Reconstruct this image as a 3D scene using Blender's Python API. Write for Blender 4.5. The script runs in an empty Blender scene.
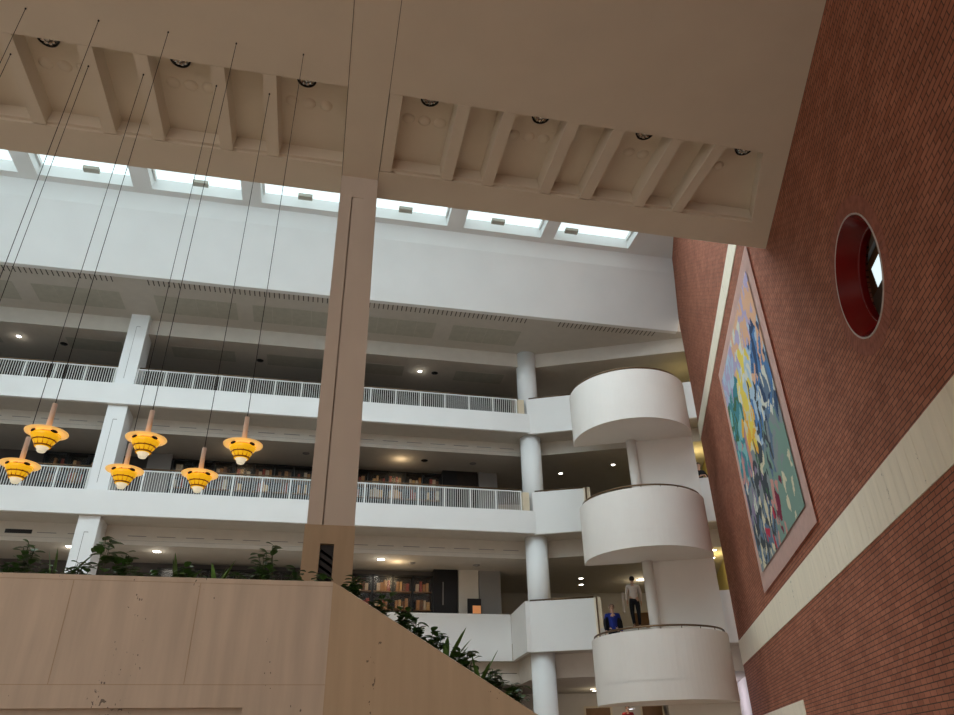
import bpy, bmesh, math, random
from mathutils import Matrix, Vector, noise
random.seed(7)
C = bpy.context.scene.collection
PI = math.pi
A = math.radians(23.35)
CA, SA = math.cos(A), math.sin(A)
I4 = Matrix.Identity(4)
E4 = Matrix.Rotation(-A, 4, 'Z')            # frame of the brick wall: x = u (towards the wall), y = d (along the wall)
def W2(u, d): return (u*CA + d*SA, -u*SA + d*CA)

# ------------------------------------------------------------------ materials
def mat(name, col, rough=.6, metal=0, var=0, vscale=3, bump=0, bscale=40, emit=None, estr=0, spec=.3):
    m = bpy.data.materials.new(name); m.use_nodes = True
    nt = m.node_tree; b = nt.nodes['Principled BSDF']
    b.inputs['Base Color'].default_value = (*col, 1); b.inputs['Roughness'].default_value = rough
    b.inputs['Metallic'].default_value = metal; b.inputs['Specular IOR Level'].default_value = spec
    tc = nt.nodes.new('ShaderNodeTexCoord')
    if var:
        n = nt.nodes.new('ShaderNodeTexNoise'); n.inputs['Scale'].default_value = vscale; n.inputs['Detail'].default_value = 5
        nt.links.new(tc.outputs['Object'], n.inputs['Vector'])
        r = nt.nodes.new('ShaderNodeValToRGB')
        r.color_ramp.elements[0].position = .3; r.color_ramp.elements[1].position = .7
        r.color_ramp.elements[0].color = (*[c*(1-var) for c in col], 1)
        r.color_ramp.elements[1].color = (*[min(1, c*(1+var)) for c in col], 1)
        nt.links.new(n.outputs['Fac'], r.inputs['Fac']); nt.links.new(r.outputs['Color'], b.inputs['Base Color'])
    if bump:
        n2 = nt.nodes.new('ShaderNodeTexNoise'); n2.inputs['Scale'].default_value = bscale
        nt.links.new(tc.outputs['Object'], n2.inputs['Vector'])
        bp = nt.nodes.new('ShaderNodeBump'); bp.inputs['Strength'].default_value = bump; bp.inputs['Distance'].default_value = .01
        nt.links.new(n2.outputs['Fac'], bp.inputs['Height']); nt.links.new(bp.outputs['Normal'], b.inputs['Normal'])
    if emit:
        b.inputs['Emission Color'].default_value = (*emit, 1); b.inputs['Emission Strength'].default_value = estr
    return m

M = {}
M['plaster'] = mat('cream_plaster', (.74, .67, .56), .8, var=.03, vscale=1.2, bump=.1)
M['pillar'] = mat('pillar_plaster', (.68, .61, .54), .8, var=.03, vscale=1.2)
M['white'] = mat('white_plaster', (.83, .83, .81), .75, var=.02, vscale=.8, bump=.05)
M['balcony'] = mat('warm_white_plaster', (.82, .78, .73), .7, var=.02, vscale=1)
M['beige'] = mat('beige_plaster', (.62, .57, .50), .8, var=.03)
M['column'] = mat('white_column_paint', (.84, .85, .84), .55)
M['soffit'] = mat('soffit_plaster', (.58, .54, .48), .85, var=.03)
M['panelgrey'] = mat('acoustic_panel', (.47, .45, .38), .9, var=.06, vscale=4)
M['slot'] = mat('dark_slot', (.05, .045, .04), .9)
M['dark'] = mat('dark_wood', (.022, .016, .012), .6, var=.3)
M['brown'] = mat('brown_wood', (.20, .10, .04), .5, var=.2)
M['black'] = mat('black_metal', (.012, .012, .013), .35)
M['bronze'] = mat('bronze_rail', (.16, .10, .055), .35, metal=.7)
M['rail'] = mat('white_rail_paint', (.78, .78, .75), .4)
M['red'] = mat('red_lacquer', (.16, .006, .006), .22, var=.1, spec=.25)
M['whiterim'] = mat('pale_rim', (.62, .55, .52), .5)
M['cream'] = mat('cream_wall', (.68, .58, .42), .8, var=.03)
M['yellow'] = mat('yellow_wall', (.62, .50, .18), .8, var=.03)
M['greywall'] = mat('grey_wall', (.26, .245, .235), .8)
M['darkgrey'] = mat('shade_grey_wall', (.09, .08, .075), .8)  # darkened to put the gallery interior's shade into the wall colour
M['chrome'] = mat('chrome', (.7, .7, .68), .15, metal=1)
M['leaf'] = mat('leaf_green', (.065, .15, .032), .4, var=.35, vscale=20)
M['leaf2'] = mat('light_leaf_green', (.11, .23, .05), .4, var=.3, vscale=20)
M['stem'] = mat('stem_green', (.06, .08, .03), .6)
M['soil'] = mat('soil', (.05, .035, .025), .95, bump=.5)
M['floor'] = mat('stone_floor', (.50, .36, .25), .6, var=.08)
M['dark_floor_layer'] = mat('gallery_floor', (.07, .055, .045), .9)
M['cord'] = mat('black_cord', (.02, .018, .017), .6)
M['tube'] = mat('beige_tube', (.95, .76, .64), .5)
M['shade'] = mat('amber_glass_shade', (.90, .58, .22), .35, emit=(1, .56, .16), estr=.62)
M['bowl'] = mat('yellow_glass_bowl', (.85, .50, .02), .2, emit=(1, .50, .01), estr=.6, spec=.8)
M['brass'] = mat('dark_brass', (.50, .22, .02), .35, metal=.4)
M['cup'] = mat('frosted_glass_cup', (.85, .78, .58), .15, emit=(1, .9, .65), estr=.5, spec=.8)
M['lamp'] = mat('lit_lamp', (1, 1, 1), .5, emit=(1, .93, .82), estr=14)
M['lampw'] = mat('lit_lamp_cool', (1, 1, 1), .5, emit=(.9, .9, 1), estr=10)
M['sky1'] = mat('skylight_pane', (.7, .8, .82), .4, emit=(.80, .97, 1), estr=1.05)
M['sky2'] = mat('added_roof_glazing', (.7, .8, .82), .4, emit=(.82, .93, 1), estr=4.2)
M['sky3'] = mat('added_clerestory_glazing', (.7, .8, .82), .4, emit=(.80, .92, 1), estr=.6)
M['pinkcloth'] = mat('pink_woven_border', (.96, .69, .60), .95, var=.05, vscale=6)
M['skin'] = mat('skin', (.55, .33, .24), .6)
M['hair'] = mat('dark_hair', (.02, .014, .01), .6)
M['hairgrey'] = mat('grey_brown_hair', (.22, .16, .12), .7)
M['bluecloth'] = mat('blue_jumper', (.015, .03, .22), .9)
M['blackcloth'] = mat('black_cloth', (.010, .011, .014), .9)
M['shirt'] = mat('pale_shirt', (.62, .54, .48), .9)
M['redcloth'] = mat('red_cloth', (.30, .03, .03), .9)
M['orange'] = mat('orange_panel', (.75, .32, .12), .6, emit=(1, .4, .15), estr=.25)

# travertine: vertical veins, pits, slab joints
def travertine(name, col, var, thr=.395):
    m = mat(name, col, .55); nt = m.node_tree; b = nt.nodes['Principled BSDF']; L = nt.links
    tc = nt.nodes['Texture Coordinate'] if 'Texture Coordinate' in nt.nodes else nt.nodes.new('ShaderNodeTexCoord')
    mp = nt.nodes.new('ShaderNodeMapping'); mp.inputs['Scale'].default_value = (5, 5, .5)
    L.new(tc.outputs['Object'], mp.inputs['Vector'])
    n = nt.nodes.new('ShaderNodeTexNoise'); n.inputs['Scale'].default_value = 1.6; n.inputs['Detail'].default_value = 7
    L.new(mp.outputs['Vector'], n.inputs['Vector'])
    r = nt.nodes.new('ShaderNodeValToRGB'); r.color_ramp.elements[0].position = .3; r.color_ramp.elements[1].position = .7
    r.color_ramp.elements[0].color = (*[c*(1-var) for c in col], 1); r.color_ramp.elements[1].color = (*[c*(1+var) for c in col], 1)
    L.new(n.outputs['Fac'], r.inputs['Fac'])
    mp2 = nt.nodes.new('ShaderNodeMapping'); mp2.inputs['Scale'].default_value = (30, 30, 16)
    L.new(tc.outputs['Object'], mp2.inputs['Vector'])
    pit = nt.nodes.new('ShaderNodeTexNoise'); pit.inputs['Scale'].default_value = 1.2; pit.inputs['Detail'].default_value = 2
    L.new(mp2.outputs['Vector'], pit.inputs['Vector'])
    area = nt.nodes.new('ShaderNodeTexNoise'); area.inputs['Scale'].default_value = .55
    L.new(mp.outputs['Vector'], area.inputs['Vector'])
    mul = nt.nodes.new('ShaderNodeMath'); mul.operation = 'MULTIPLY'
    L.new(pit.outputs['Fac'], mul.inputs[0]); L.new(area.outputs['Fac'], mul.inputs[1])
    gt = nt.nodes.new('ShaderNodeMath'); gt.operation = 'GREATER_THAN'; gt.inputs[1].default_value = thr
    L.new(mul.outputs[0], gt.inputs[0])
    mx = nt.nodes.new('ShaderNodeMix'); mx.data_type = 'RGBA'
    L.new(gt.outputs[0], mx.inputs[0]); L.new(r.outputs['Color'], mx.inputs[6]); mx.inputs[7].default_value = (*[c*.3 for c in col], 1)
    L.new(mx.outputs[2], b.inputs['Base Color'])
    return m
M['trav'] = travertine('travertine', (.63, .54, .44), .10)
M['travb'] = travertine('travertine_brown_shade', (.50, .38, .255), .07, .43)  # browner copy: shade of the turned sloping face put into the colour
M['stone'] = travertine('pale_stone_band', (.93, .84, .67), .05, .44)

def brick():
    m = mat('red_brick', (.3, .1, .06), .85); nt = m.node_tree; b = nt.nodes['Principled BSDF']; L = nt.links
    tc = nt.nodes.new('ShaderNodeTexCoord'); sp = nt.nodes.new('ShaderNodeSeparateXYZ'); cb = nt.nodes.new('ShaderNodeCombineXYZ')
    L.new(tc.outputs['Object'], sp.inputs[0]); L.new(sp.outputs['Y'], cb.inputs[0]); L.new(sp.outputs['Z'], cb.inputs[1])
    t = nt.nodes.new('ShaderNodeTexBrick'); L.new(cb.outputs[0], t.inputs['Vector'])
    t.inputs['Scale'].default_value = 1; t.inputs['Brick Width'].default_value = .225; t.inputs['Row Height'].default_value = .075
    t.inputs['Mortar Size'].default_value = .007; t.inputs['Mortar Smooth'].default_value = .1; t.inputs['Bias'].default_value = 0
    t.inputs['Color1'].default_value = (.33, .112, .062, 1); t.inputs['Color2'].default_value = (.44, .165, .098, 1)
    t.inputs['Mortar'].default_value = (.085, .045, .033, 1)
    n = nt.nodes.new('ShaderNodeTexNoise'); n.inputs['Scale'].default_value = 1.3; n.inputs['Detail'].default_value = 4
    L.new(tc.outputs['Object'], n.inputs['Vector'])
    mp = nt.nodes.new('ShaderNodeMapRange'); mp.inputs['From Min'].default_value = .3; mp.inputs['From Max'].default_value = .7
    mp.inputs['To Min'].default_value = .86; mp.inputs['To Max'].default_value = 1.12
    L.new(n.outputs['Fac'], mp.inputs['Value'])
    mx = nt.nodes.new('ShaderNodeVectorMath'); mx.operation = 'SCALE'
    L.new(t.outputs['Color'], mx.inputs[0]); L.new(mp.outputs[0], mx.inputs['Scale'])
    L.new(mx.outputs[0], b.inputs['Base Color'])
    bp = nt.nodes.new('ShaderNodeBump'); bp.inputs['Strength'].default_value = .6; bp.inputs['Distance'].default_value = .006; bp.invert = True
    L.new(t.outputs['Fac'], bp.inputs['Height']); L.new(bp.outputs['Normal'], b.inputs['Normal'])
    return m
M['brick'] = brick()
M['ringbrick'] = mat('ring_brick', (.33, .12, .08), .85, var=.2, vscale=9)
def glass():
    m = bpy.data.materials.new('case_glass'); m.use_nodes = True; nt = m.node_tree
    for n in list(nt.nodes): nt.nodes.remove(n)
    o = nt.nodes.new('ShaderNodeOutputMaterial'); mx = nt.nodes.new('ShaderNodeMixShader'); mx.inputs[0].default_value = .025
    t = nt.nodes.new('ShaderNodeBsdfTransparent'); g = nt.nodes.new('ShaderNodeBsdfGlossy'); g.inputs['Roughness'].default_value = .22
    nt.links.new(t.outputs[0], mx.inputs[1]); nt.links.new(g.outputs[0], mx.inputs[2]); nt.links.new(mx.outputs[0], o.inputs[0])
    return m
M['glass'] = glass()
BOOKM = [mat('book_leather_%s' % n, c, .6, var=.15, vscale=15) for n, c in
         (('tan', (.42, .20, .07)), ('red', (.30, .05, .03)), ('brown', (.16, .07, .03)), ('gold', (.55, .33, .13)), ('cream', (.55, .42, .28)), ('dark', (.06, .03, .02)))]

# ------------------------------------------------------------------ mesh helpers
def box(bm, x0, x1, y0, y1, z0, z1):
    v = [bm.verts.new(p) for p in ((x0,y0,z0),(x1,y0,z0),(x1,y1,z0),(x0,y1,z0),(x0,y0,z1),(x1,y0,z1),(x1,y1,z1),(x0,y1,z1))]
    for f in ((0,3,2,1),(4,5,6,7),(0,1,5,4),(1,2,6,5),(2,3,7,6),(3,0,4,7)): bm.faces.new([v[i] for i in f])
    return bm
def bx(*a): return box(bmesh.new(), *a)
def prism(bm, pts, z0, z1):
    ar = sum(pts[i][0]*pts[(i+1) % len(pts)][1] - pts[(i+1) % len(pts)][0]*pts[i][1] for i in range(len(pts)))
    if ar < 0: pts = pts[::-1]
    lo = [bm.verts.new((x, y, z0)) for x, y in pts]; hi = [bm.verts.new((x, y, z1)) for x, y in pts]
    bm.faces.new(lo[::-1]); bm.faces.new(hi); n = len(pts)
    for i in range(n): bm.faces.new((lo[i], lo[(i+1) % n], hi[(i+1) % n], hi[i]))
    return bm
def extr(bm, pts, axis, a0, a1):
    """profile pts in the two other axes, extruded along axis"""
    def P(p, a): return {'x': (a, p[0], p[1]), 'y': (p[0], a, p[1])}[axis]
    lo = [bm.verts.new(P(p, a0)) for p in pts]; hi = [bm.verts.new(P(p, a1)) for p in pts]; n = len(pts)
    bm.faces.new(lo[::-1]); bm.faces.new(hi)
    for i in range(n): bm.faces.new((lo[i], lo[(i+1) % n], hi[(i+1) % n], hi[i]))
    bmesh.ops.recalc_face_normals(bm, faces=bm.faces); return bm
def cyl(bm, c, r, z0, z1, n=32, r2=None):
    r2 = r if r2 is None else r2
    lo = [bm.verts.new((c[0]+r*math.cos(t), c[1]+r*math.sin(t), z0)) for t in [2*PI*i/n for i in range(n)]]
    hi = [bm.verts.new((c[0]+r2*math.cos(t), c[1]+r2*math.sin(t), z1)) for t in [2*PI*i/n for i in range(n)]]
    bm.faces.new(lo[::-1]); bm.faces.new(hi)
    for i in range(n): bm.faces.new((lo[i], lo[(i+1) % n], hi[(i+1) % n], hi[i])).smooth = True
    return bm
def lathe(bm, c, prof, n=32, close=True):
    """prof list of (r, z); closed loop profile"""
    rings = []
    for r, z in prof:
        rings.append([bm.verts.new((c[0]+r*math.cos(2*PI*i/n), c[1]+r*math.sin(2*PI*i/n), c[2]+z)) for i in range(n)])
    m = len(rings)
    for k in range(m if close else m-1):
        a, b = rings[k], rings[(k+1) % m]
        for i in range(n): bm.faces.new((a[i], a[(i+1) % n], b[(i+1) % n], b[i])).smooth = True
    bmesh.ops.recalc_face_normals(bm, faces=bm.faces); return bm
def tube(bm, pts, r, n=8):
    pts = [Vector(p) for p in pts]; rings = []
    for i, p in enumerate(pts):
        d = (pts[min(i+1, len(pts)-1)] - pts[max(i-1, 0)]).normalized()
        a = d.cross(Vector((0, 0, 1)));  a = d.cross(Vector((1, 0, 0))) if a.length < .1 else a
        a.normalize(); b = d.cross(a)
        rings.append([bm.verts.new(p + r*(a*math.cos(2*PI*k/n) + b*math.sin(2*PI*k/n))) for k in range(n)])
    for k in range(len(rings)-1):
        for i in range(n): bm.faces.new((rings[k][i], rings[k][(i+1) % n], rings[k+1][(i+1) % n], rings[k+1][i])).smooth = True
    bm.faces.new(rings[0][::-1]); bm.faces.new(rings[-1]); return bm

WM = {}
def link(o): C.objects.link(o); return o
def obj(name, bm, m, parent=None, fr=I4):
    me = bpy.data.meshes.new(name)
    if parent is not None:
        bm.transform(WM[parent.name].inverted() @ fr); w = WM[parent.name]
    else:
        xs = [v.co for v in bm.verts]
        cx = (min(v.x for v in xs)+max(v.x for v in xs))/2; cy = (min(v.y for v in xs)+max(v.y for v in xs))/2; cz = min(v.z for v in xs)
        T = Matrix.Translation((cx, cy, cz)); bm.transform(T.inverted()); w = fr @ T
    bm.normal_update(); bm.to_mesh(me); bm.free()
    for mm in (m if isinstance(m, list) else [m]): me.materials.append(M[mm] if isinstance(mm, str) else mm)
    o = link(bpy.data.objects.new(name, me))
    if parent is None: o.matrix_world = w
    else: o.parent = parent
    WM[o.name] = w
    return o
def tag(o, label, cat, group=None):
    o['label'] = label; o['category'] = cat
    if group: o['group'] = group
    return o
def thing(name, label, cat, loc, fr=I4, rz=0, group=None):
    o = link(bpy.data.objects.new(name, None)); o.empty_display_size = .2
    w = fr @ Matrix.Translation(loc) @ Matrix.Rotation(rz, 4, 'Z'); o.matrix_world = w; WM[o.name] = w
    return tag(o, label, cat, group)
def struct(name, bm, m, parent=None, fr=I4):
    o = obj(name, bm, m, parent, fr)
    if parent is None: o['kind'] = 'structure'
    return o
def copytree(o, loc, rz=0, label=None, group=None, parent=None):
    c = link(o.copy())
    if parent is None:
        w = Matrix.Translation(loc) @ Matrix.Rotation(rz, 4, 'Z'); c.matrix_world = w; WM[c.name] = w
        if label: c['label'] = label
        if group: c['group'] = group
    else: c.parent = parent
    for ch in list(o.children): copytree(ch, None, parent=c)
    return c

# ================================================================== SETTING
struct('floor', bx(-22, 24, -9, 40, -.3, 0), 'floor')
XL = -17.0
def wallx(y): return (3.681 + y*SA)/CA

# ---- low entrance ceiling with its coffers (z 10.66)
Z0, Z1 = 10.66, 10.94
bm = bmesh.new()
prism(bm, [(XL, -9), (wallx(-9), -9), (wallx(7.68), 7.68), (XL, 7.68)], Z0, Z1+.5)          # plate
prism(bm, [(XL, 9.38), (wallx(9.38), 9.38), (wallx(10.07), 10.07), (XL, 10.07)], Z0, Z1+.5)  # front beam
prism(bm, [(XL, 9.32), (7.61, 9.32), (7.66, 9.40), (XL, 9.40)], Z0+.05, Z1+.5)                # rebate
prism(bm, [(6.84, 7.67), (wallx(7.67), 7.67), (wallx(9.39), 9.39), (7.64, 9.39)], Z0, Z1+.5) # end by the wall
box(bm, -.2, .43, 7.68, 9.38, Z0, Z1+.2)
box(bm, XL, 8.2, 7.67, 9.39, Z1, Z1+.48)
ceil = struct('ceiling', bm, 'plaster')
for i, x in enumerate((-16.69, -15.61, -14.81, -13.8, -12.99, -11.92, -11.18, -10.1, -9.36, -8.29, -7.55, -6.7, -5.72, -4.89, -3.84, -3.09, -2.02, -1.27, -.2, .64, 1.72, 2.46, 3.53, 4.32, 5.37, 6.15)):
    if x == -.2: continue
    w = .2
    bm = bmesh.new()
    extr(bm, [(x-w, Z0), (x, Z0), (x+.035, Z1+.02), (x-w-.035, Z1+.02)], 'y', 7.685, 9.36)
    obj('rib', bm, 'plaster', ceil)
bm = bmesh.new()
for x in (-.2, .43): box(bm, x-.0035, x+.0035, -6, 10.06, Z0-.002, Z0+.01)
obj('joint_line', bm, 'slot', ceil)

# ---- main roof (z 20) with skylights
openings = [(-17.0, -15.2), (-14.7, -11.53), (-10.91, -7.74), (-7.09, -3.95), (-3.26, -.1), (.45, 3.76), (4.41, 7.57), (8.11, 11.32)]
bm = bmesh.new()
box(bm, XL, 15, 21.5, 22.4, 20, 20.9)
box(bm, XL, 15, 17.6, 18.6, 20, 20.9)
xs = [XL] + [v for o in openings for v in o] + [15]
for a, b in zip(xs[0::2], xs[1::2]):
    if b > a + .01: box(bm, a, b, 18.6, 21.5, 20, 20.9)
struct('trim_1', bm, 'white')
for i, (a, b) in enumerate(openings):
    t = thing('skylight', ['pale glazed skylight cut off by the left edge of the photo', 'skylight above the leftmost hanging cords, first full one from the left', 'skylight second from the left, cords crossing its middle', 'skylight third from the left along the white scoop', 'skylight just left of the tall beige pillar', 'skylight just right of the tall beige pillar', 'skylight between the one by the pillar and the short end one', 'short end skylight nearest the brick wall'][i], 'skylight', ((a+b)/2, 20, 20.2))
    obj('glass_pane', bx(a, b, 18.6, 21.5, 20.5, 20.52), 'sky1', t)
    obj('frame', box(box(bx(a+.02, b-.02, 20.62, 20.68, 20.32, 20.44), a+.02, a+.08, 18.65, 21.45, 20.35, 20.5), b-.08, b-.02, 18.65, 21.45, 20.35, 20.5), 'white', t)
    xc = {1: -9.09-.0, 2: -5.41, 3: -1.69, 4: -1.69, 5: 2.07, 6: 5.72, 7: 8.75}.get(i, (a+b)/2)
    if i == 2: xc = -9.09
    if i == 3: xc = -5.41
    if i == 1: xc = -12.9
    obj('opener_box', bx(xc-.26, xc+.26, 20.98, 21.2, 20.12, 20.25), 'panelgrey', t)
# unseen glowing glazing added over the hall to light the galleries
t = thing('added_roof_glazing', 'added unseen glazing that lights the open hall, hidden above the low ceiling', 'skylight', (-1, 14.4, 20.3))
obj('glass_pane', bx(XL, 14, 11.4, 17.6, 20.35, 20.4), 'sky2', t)
bm = bmesh.new()
for x in range(-16, 15, 3): box(bm, x-.1, x+.1, 11.4, 17.6, 20.05, 20.34)
obj('frame', bm, 'white', t)
# unseen clerestory added above the low ceiling to light scoop and parapets frontally
t = thing('added_clerestory', 'added unseen clerestory glazing above the low entrance ceiling, lighting the galleries', 'window', (-1, 10.6, 14))
obj('glass_pane', bx(XL, 9, 10.62, 10.66, 14.5, 19.6), 'sky3', t)
obj('frame', bx(XL, 9.2, 10.5, 10.7, 14.2, 14.5), 'white', t)
struct('trim_2', prism(bmesh.new(), [(XL, 10.5), (9.0, 10.5), (9.4, 11.4), (XL, 11.4)], 19.6, 20.9), 'white')
struct('trim_3', bx(XL, 8.2, 10.2, 10.6, 11.44, 14.2), 'white')

# ---- white light scoop
prof = [(23.4, 17.44), (22.95, 18.1), (22.5, 18.76), (22.05, 19.42), (21.8, 20.0), (22.4, 20.0), (22.9, 19.0), (23.6, 18.0), (23.6, 17.44)]
struct('trim_4', extr(bmesh.new(), prof, 'x', XL, 14.0), 'white')
# top soffit
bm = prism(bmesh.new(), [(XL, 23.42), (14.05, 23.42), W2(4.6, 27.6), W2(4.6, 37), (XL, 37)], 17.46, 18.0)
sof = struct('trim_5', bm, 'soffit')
bm = bmesh.new()
x = -16.6
while x < 13.1:
    if not (-8.3 < x < -7.15) and not (7.6 < x < 8.7) and not (-16.0 < x < -15.0):
        box(bm, x, x+.035, 23.62, 23.98, 17.455, 17.47)
    x += .182
obj('vent_slots', bm, 'slot', sof)
for a, b in ((-16.4, -15.5), (-15.1, -12.0), (-11.38, -8.29), (-7.08, -4.03), (-3.44, -.4), (.7, 3.88), (4.57, 7.5)):
    bm = bmesh.new()
    for k in range(4):
        w = (b-a)/4; box(bm, a+k*w+.008, a+(k+1)*w-.008, 24.63, 25.85, 17.45, 17.47)
    obj('acoustic_panel', bm, 'panelgrey', sof)

def fold(yl, du):  # where line Y=yl meets d=du
    u = (du*CA - yl)/SA
    return W2(u, du)
struct('trim_6', prism(bmesh.new(), [(XL, 26.5), fold(26.5, 27.65), W2(4.6, 27.65), W2(4.6, 37), (XL, 37)], 16.8, 17.46), 'beige')

# ---- gallery slabs and the beams and ceilings under them
def slab(name, z0, z1, pts, m='white'): return struct(name, prism(bmesh.new(), pts, z0, z1), m)
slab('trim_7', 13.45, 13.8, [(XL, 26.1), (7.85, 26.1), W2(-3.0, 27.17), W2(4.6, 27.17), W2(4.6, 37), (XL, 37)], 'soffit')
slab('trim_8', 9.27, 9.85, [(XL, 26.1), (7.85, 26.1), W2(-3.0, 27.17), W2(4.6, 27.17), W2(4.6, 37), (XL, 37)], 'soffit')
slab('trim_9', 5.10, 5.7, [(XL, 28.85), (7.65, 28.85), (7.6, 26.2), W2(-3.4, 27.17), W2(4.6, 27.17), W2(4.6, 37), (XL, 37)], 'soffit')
for nm, zz, yb in (('trim_7', 13.8, 26.6), ('trim_8', 9.85, 26.6), ('trim_9', 5.7, 29.0)):
    obj('dark_floor_layer', prism(bmesh.new(), [(XL, yb), fold(26.6, 27.4) if yb < 27 else (7.85, 29.0), W2(4.1, 27.4), W2(4.1, 35.9), (XL, 35.9)], zz, zz+.012), 'dark_floor_layer', bpy.data.objects[nm])  # dark layer added on the slabs to cut bounce onto the ceilings
for nm, z0, z1 in (('trim_10', 12.88, 13.46), ('trim_11', 8.60, 9.28)):
    b = slab(nm, z0, z1, [(XL, 27.2), fold(27.2, 28.2), W2(4.6, 28.2), W2(4.6, 37), (XL, 37)], 'beige')
    bm = bmesh.new()
    x = -16.5
    while x < 7.6:
        if not -8.6 < x < -7.2: box(bm, x, x+.62, 27.194, 27.21, z0+.30, z0+.325)
        x += .98
    box(bm, XL, 8.1, 27.196, 27.21, z0+.15, z0+.156)
    obj('slot_line', bm, 'greywall', b)
slab('trim_12', 4.3, 5.1, [(XL, 29.2), (8.0, 29.2), (7.95, 27.6), W2(-3.1, 28.2), W2(4.6, 28.2), W2(4.6, 37), (XL, 37)], 'beige')
obj('slot_line', bx(-3, 7.9, 29.194, 29.21, 4.68, 4.70), 'slot', bpy.data.objects['trim_12'])

# ---- back and side walls
struct('wall_back', bx(-9, 6.5, 36, 36.2, 0, 18), 'beige', fr=E4)
struct('wall_left', bx(XL-.3, XL, -9, 37, 0, 21), 'white')
struct('wall_gallery', bx(4.15, 4.6, 27.2, 36, 5.7, 18), 'yellow', fr=E4)
struct('wall_hall_side', bx(4.15, 4.6, 27.2, 36, 0, 5.69), 'balcony', fr=E4)
bm = bmesh.new()
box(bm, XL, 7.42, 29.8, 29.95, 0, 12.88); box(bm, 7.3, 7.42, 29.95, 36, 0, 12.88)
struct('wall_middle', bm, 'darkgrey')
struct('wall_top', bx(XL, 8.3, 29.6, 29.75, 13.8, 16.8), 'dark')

# ---- brick wall with its round opening (local x = u, y = s, z)
U = 3.681; HS, HZ, HR = 8.884, 7.352, .861
bm = bmesh.new()
def ringface(u, flip):
    N = 64; s0, s1, z0, z1 = HS-1.5, HS+1.5, HZ-1.5, HZ+1.5
    inn, out = [], []
    for i in range(N):
        t = 2*PI*i/N; c, s = math.cos(t), math.sin(t); k = 1.5/max(abs(c), abs(s))
        inn.append(bm.verts.new((u, HS+HR*c, HZ+HR*s))); out.append(bm.verts.new((u, HS+k*c, HZ+k*s)))
    for i in range(N):
        j = (i+1) % N; f = (inn[i], out[i], out[j], inn[j]); bm.faces.new(f[::-1] if flip else f)
    rects = [(-12, s0, 0, 21), (s1, 26.75, 0, 21), (s0, s1, 0, z0), (s0, s1, z1, 21)]
    for a, b, c_, d in rects:
        v = [bm.verts.new(p) for p in ((u, a, c_), (u, b, c_), (u, b, d), (u, a, d))]
        bm.faces.new(v if not flip else v[::-1])
    return inn
a = ringface(U, True); b = ringface(U+.45, False)
for i in range(64):
    j = (i+1) % 64; bm.faces.new((a[i], a[j], b[j], b[i]))
for q in (((U, 26.75, 0), (U+.45, 26.75, 0), (U+.45, 26.75, 21), (U, 26.75, 21)), ((U, -12, 0), (U+.45, -12, 0), (U+.45, -12, 21), (U, -12, 21)), ((U, -12, 21), (U+.45, -12, 21), (U+.45, 26.75, 21), (U, 26.75, 21))):
    bm.faces.new([bm.verts.new(p) for p in q])
bw = struct('wall_right', bm, 'brick', fr=E4)
# radial brick ring
bm = bmesh.new(); N = 76
for i in range(N):
    t0 = 2*PI*(i+.07)/N; t1 = 2*PI*(i+.93)/N
    p = [(HS+r*math.cos(t), HZ+r*math.sin(t)) for r, t in ((HR+.02, t0), (HR+.24, t0), (HR+.24, t1), (HR+.02, t1))]
    f = [bm.verts.new((U-.006, *q)) for q in p]; g = [bm.verts.new((U+.01, *q)) for q in p]
    bm.faces.new(f); [bm.faces.new((f[k], f[(k+1) % 4], g[(k+1) % 4], g[k])) for k in range(4)]
obj('brick_ring', bm, 'ringbrick', bw, fr=E4)
# porthole
ph = thing('round_window', 'round red framed porthole window set in the red brick wall', 'window', (U, HS, HZ-HR), fr=E4)
bm = bmesh.new(); N = 64
def band(bm, r0, u0, r1, u1):
    A_ = [bm.verts.new((u0, HS+r0*math.cos(2*PI*i/N), HZ+r0*math.sin(2*PI*i/N))) for i in range(N)]
    B_ = [bm.verts.new((u1, HS+r1*math.cos(2*PI*i/N), HZ+r1*math.sin(2*PI*i/N))) for i in range(N)]
    for i in range(N): bm.faces.new((A_[i], A_[(i+1) % N], B_[(i+1) % N], B_[i])).smooth = True
band(bm, HR-.022, U-.012, .69, U+.24); band(bm, .69, U+.24, .66, U+.26); band(bm, .66, U+.26, .66, U+.34)
obj('funnel_reveal', bm, 'red', ph, fr=E4)
bm = bmesh.new(); band(bm, HR+.004, U-.014, HR-.012, U-.014); band(bm, HR+.006, U-.014, HR+.006, U+.03); band(bm, HR-.012, U-.014, HR-.022, U+.02)
obj('rim', bm, 'whiterim', ph, fr=E4)
bm = bmesh.new(); band(bm, .70, U+.255, .672, U+.25); obj('inner_rim', bm, 'whiterim', ph, fr=E4)
bm = bmesh.new(); bm.faces.new([bm.verts.new((U+.31, HS+.665*math.cos(2*PI*i/N), HZ+.665*math.sin(2*PI*i/N))) for i in range(N)])
obj('glass_pane', bm, 'glass', ph, fr=E4)
# little room behind the porthole
bm = bmesh.new()
box(bm, U+2.6, U+2.7, HS-4, HS+6, 5.4, 12); box(bm, U+.45, U+2.6, HS-4, HS+6, 5.3, 5.4); box(bm, U+.45, U+2.6, HS+6, HS+6.1, 5.4, 12); box(bm, U+.45, U+2.6, HS-4.1, HS-4, 5.4, 12); box(bm, U+.45, U+2.7, HS-4, HS+6, 12, 12.1)
struct('wall_corridor', bm, 'brown', fr=E4)
wn = struct('window_1', box(bx(U+2.5, U+2.58, 13.2, 14.8, 9.6, 10.42), U+2.5, U+2.58, 13.2, 14.8, 11.25, 11.4), 'greywall', fr=E4)
obj('lit_pane', bx(U+2.56, U+2.59, 13.3, 14.3, 10.45, 11.0), 'sky1', wn, fr=E4)
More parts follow.
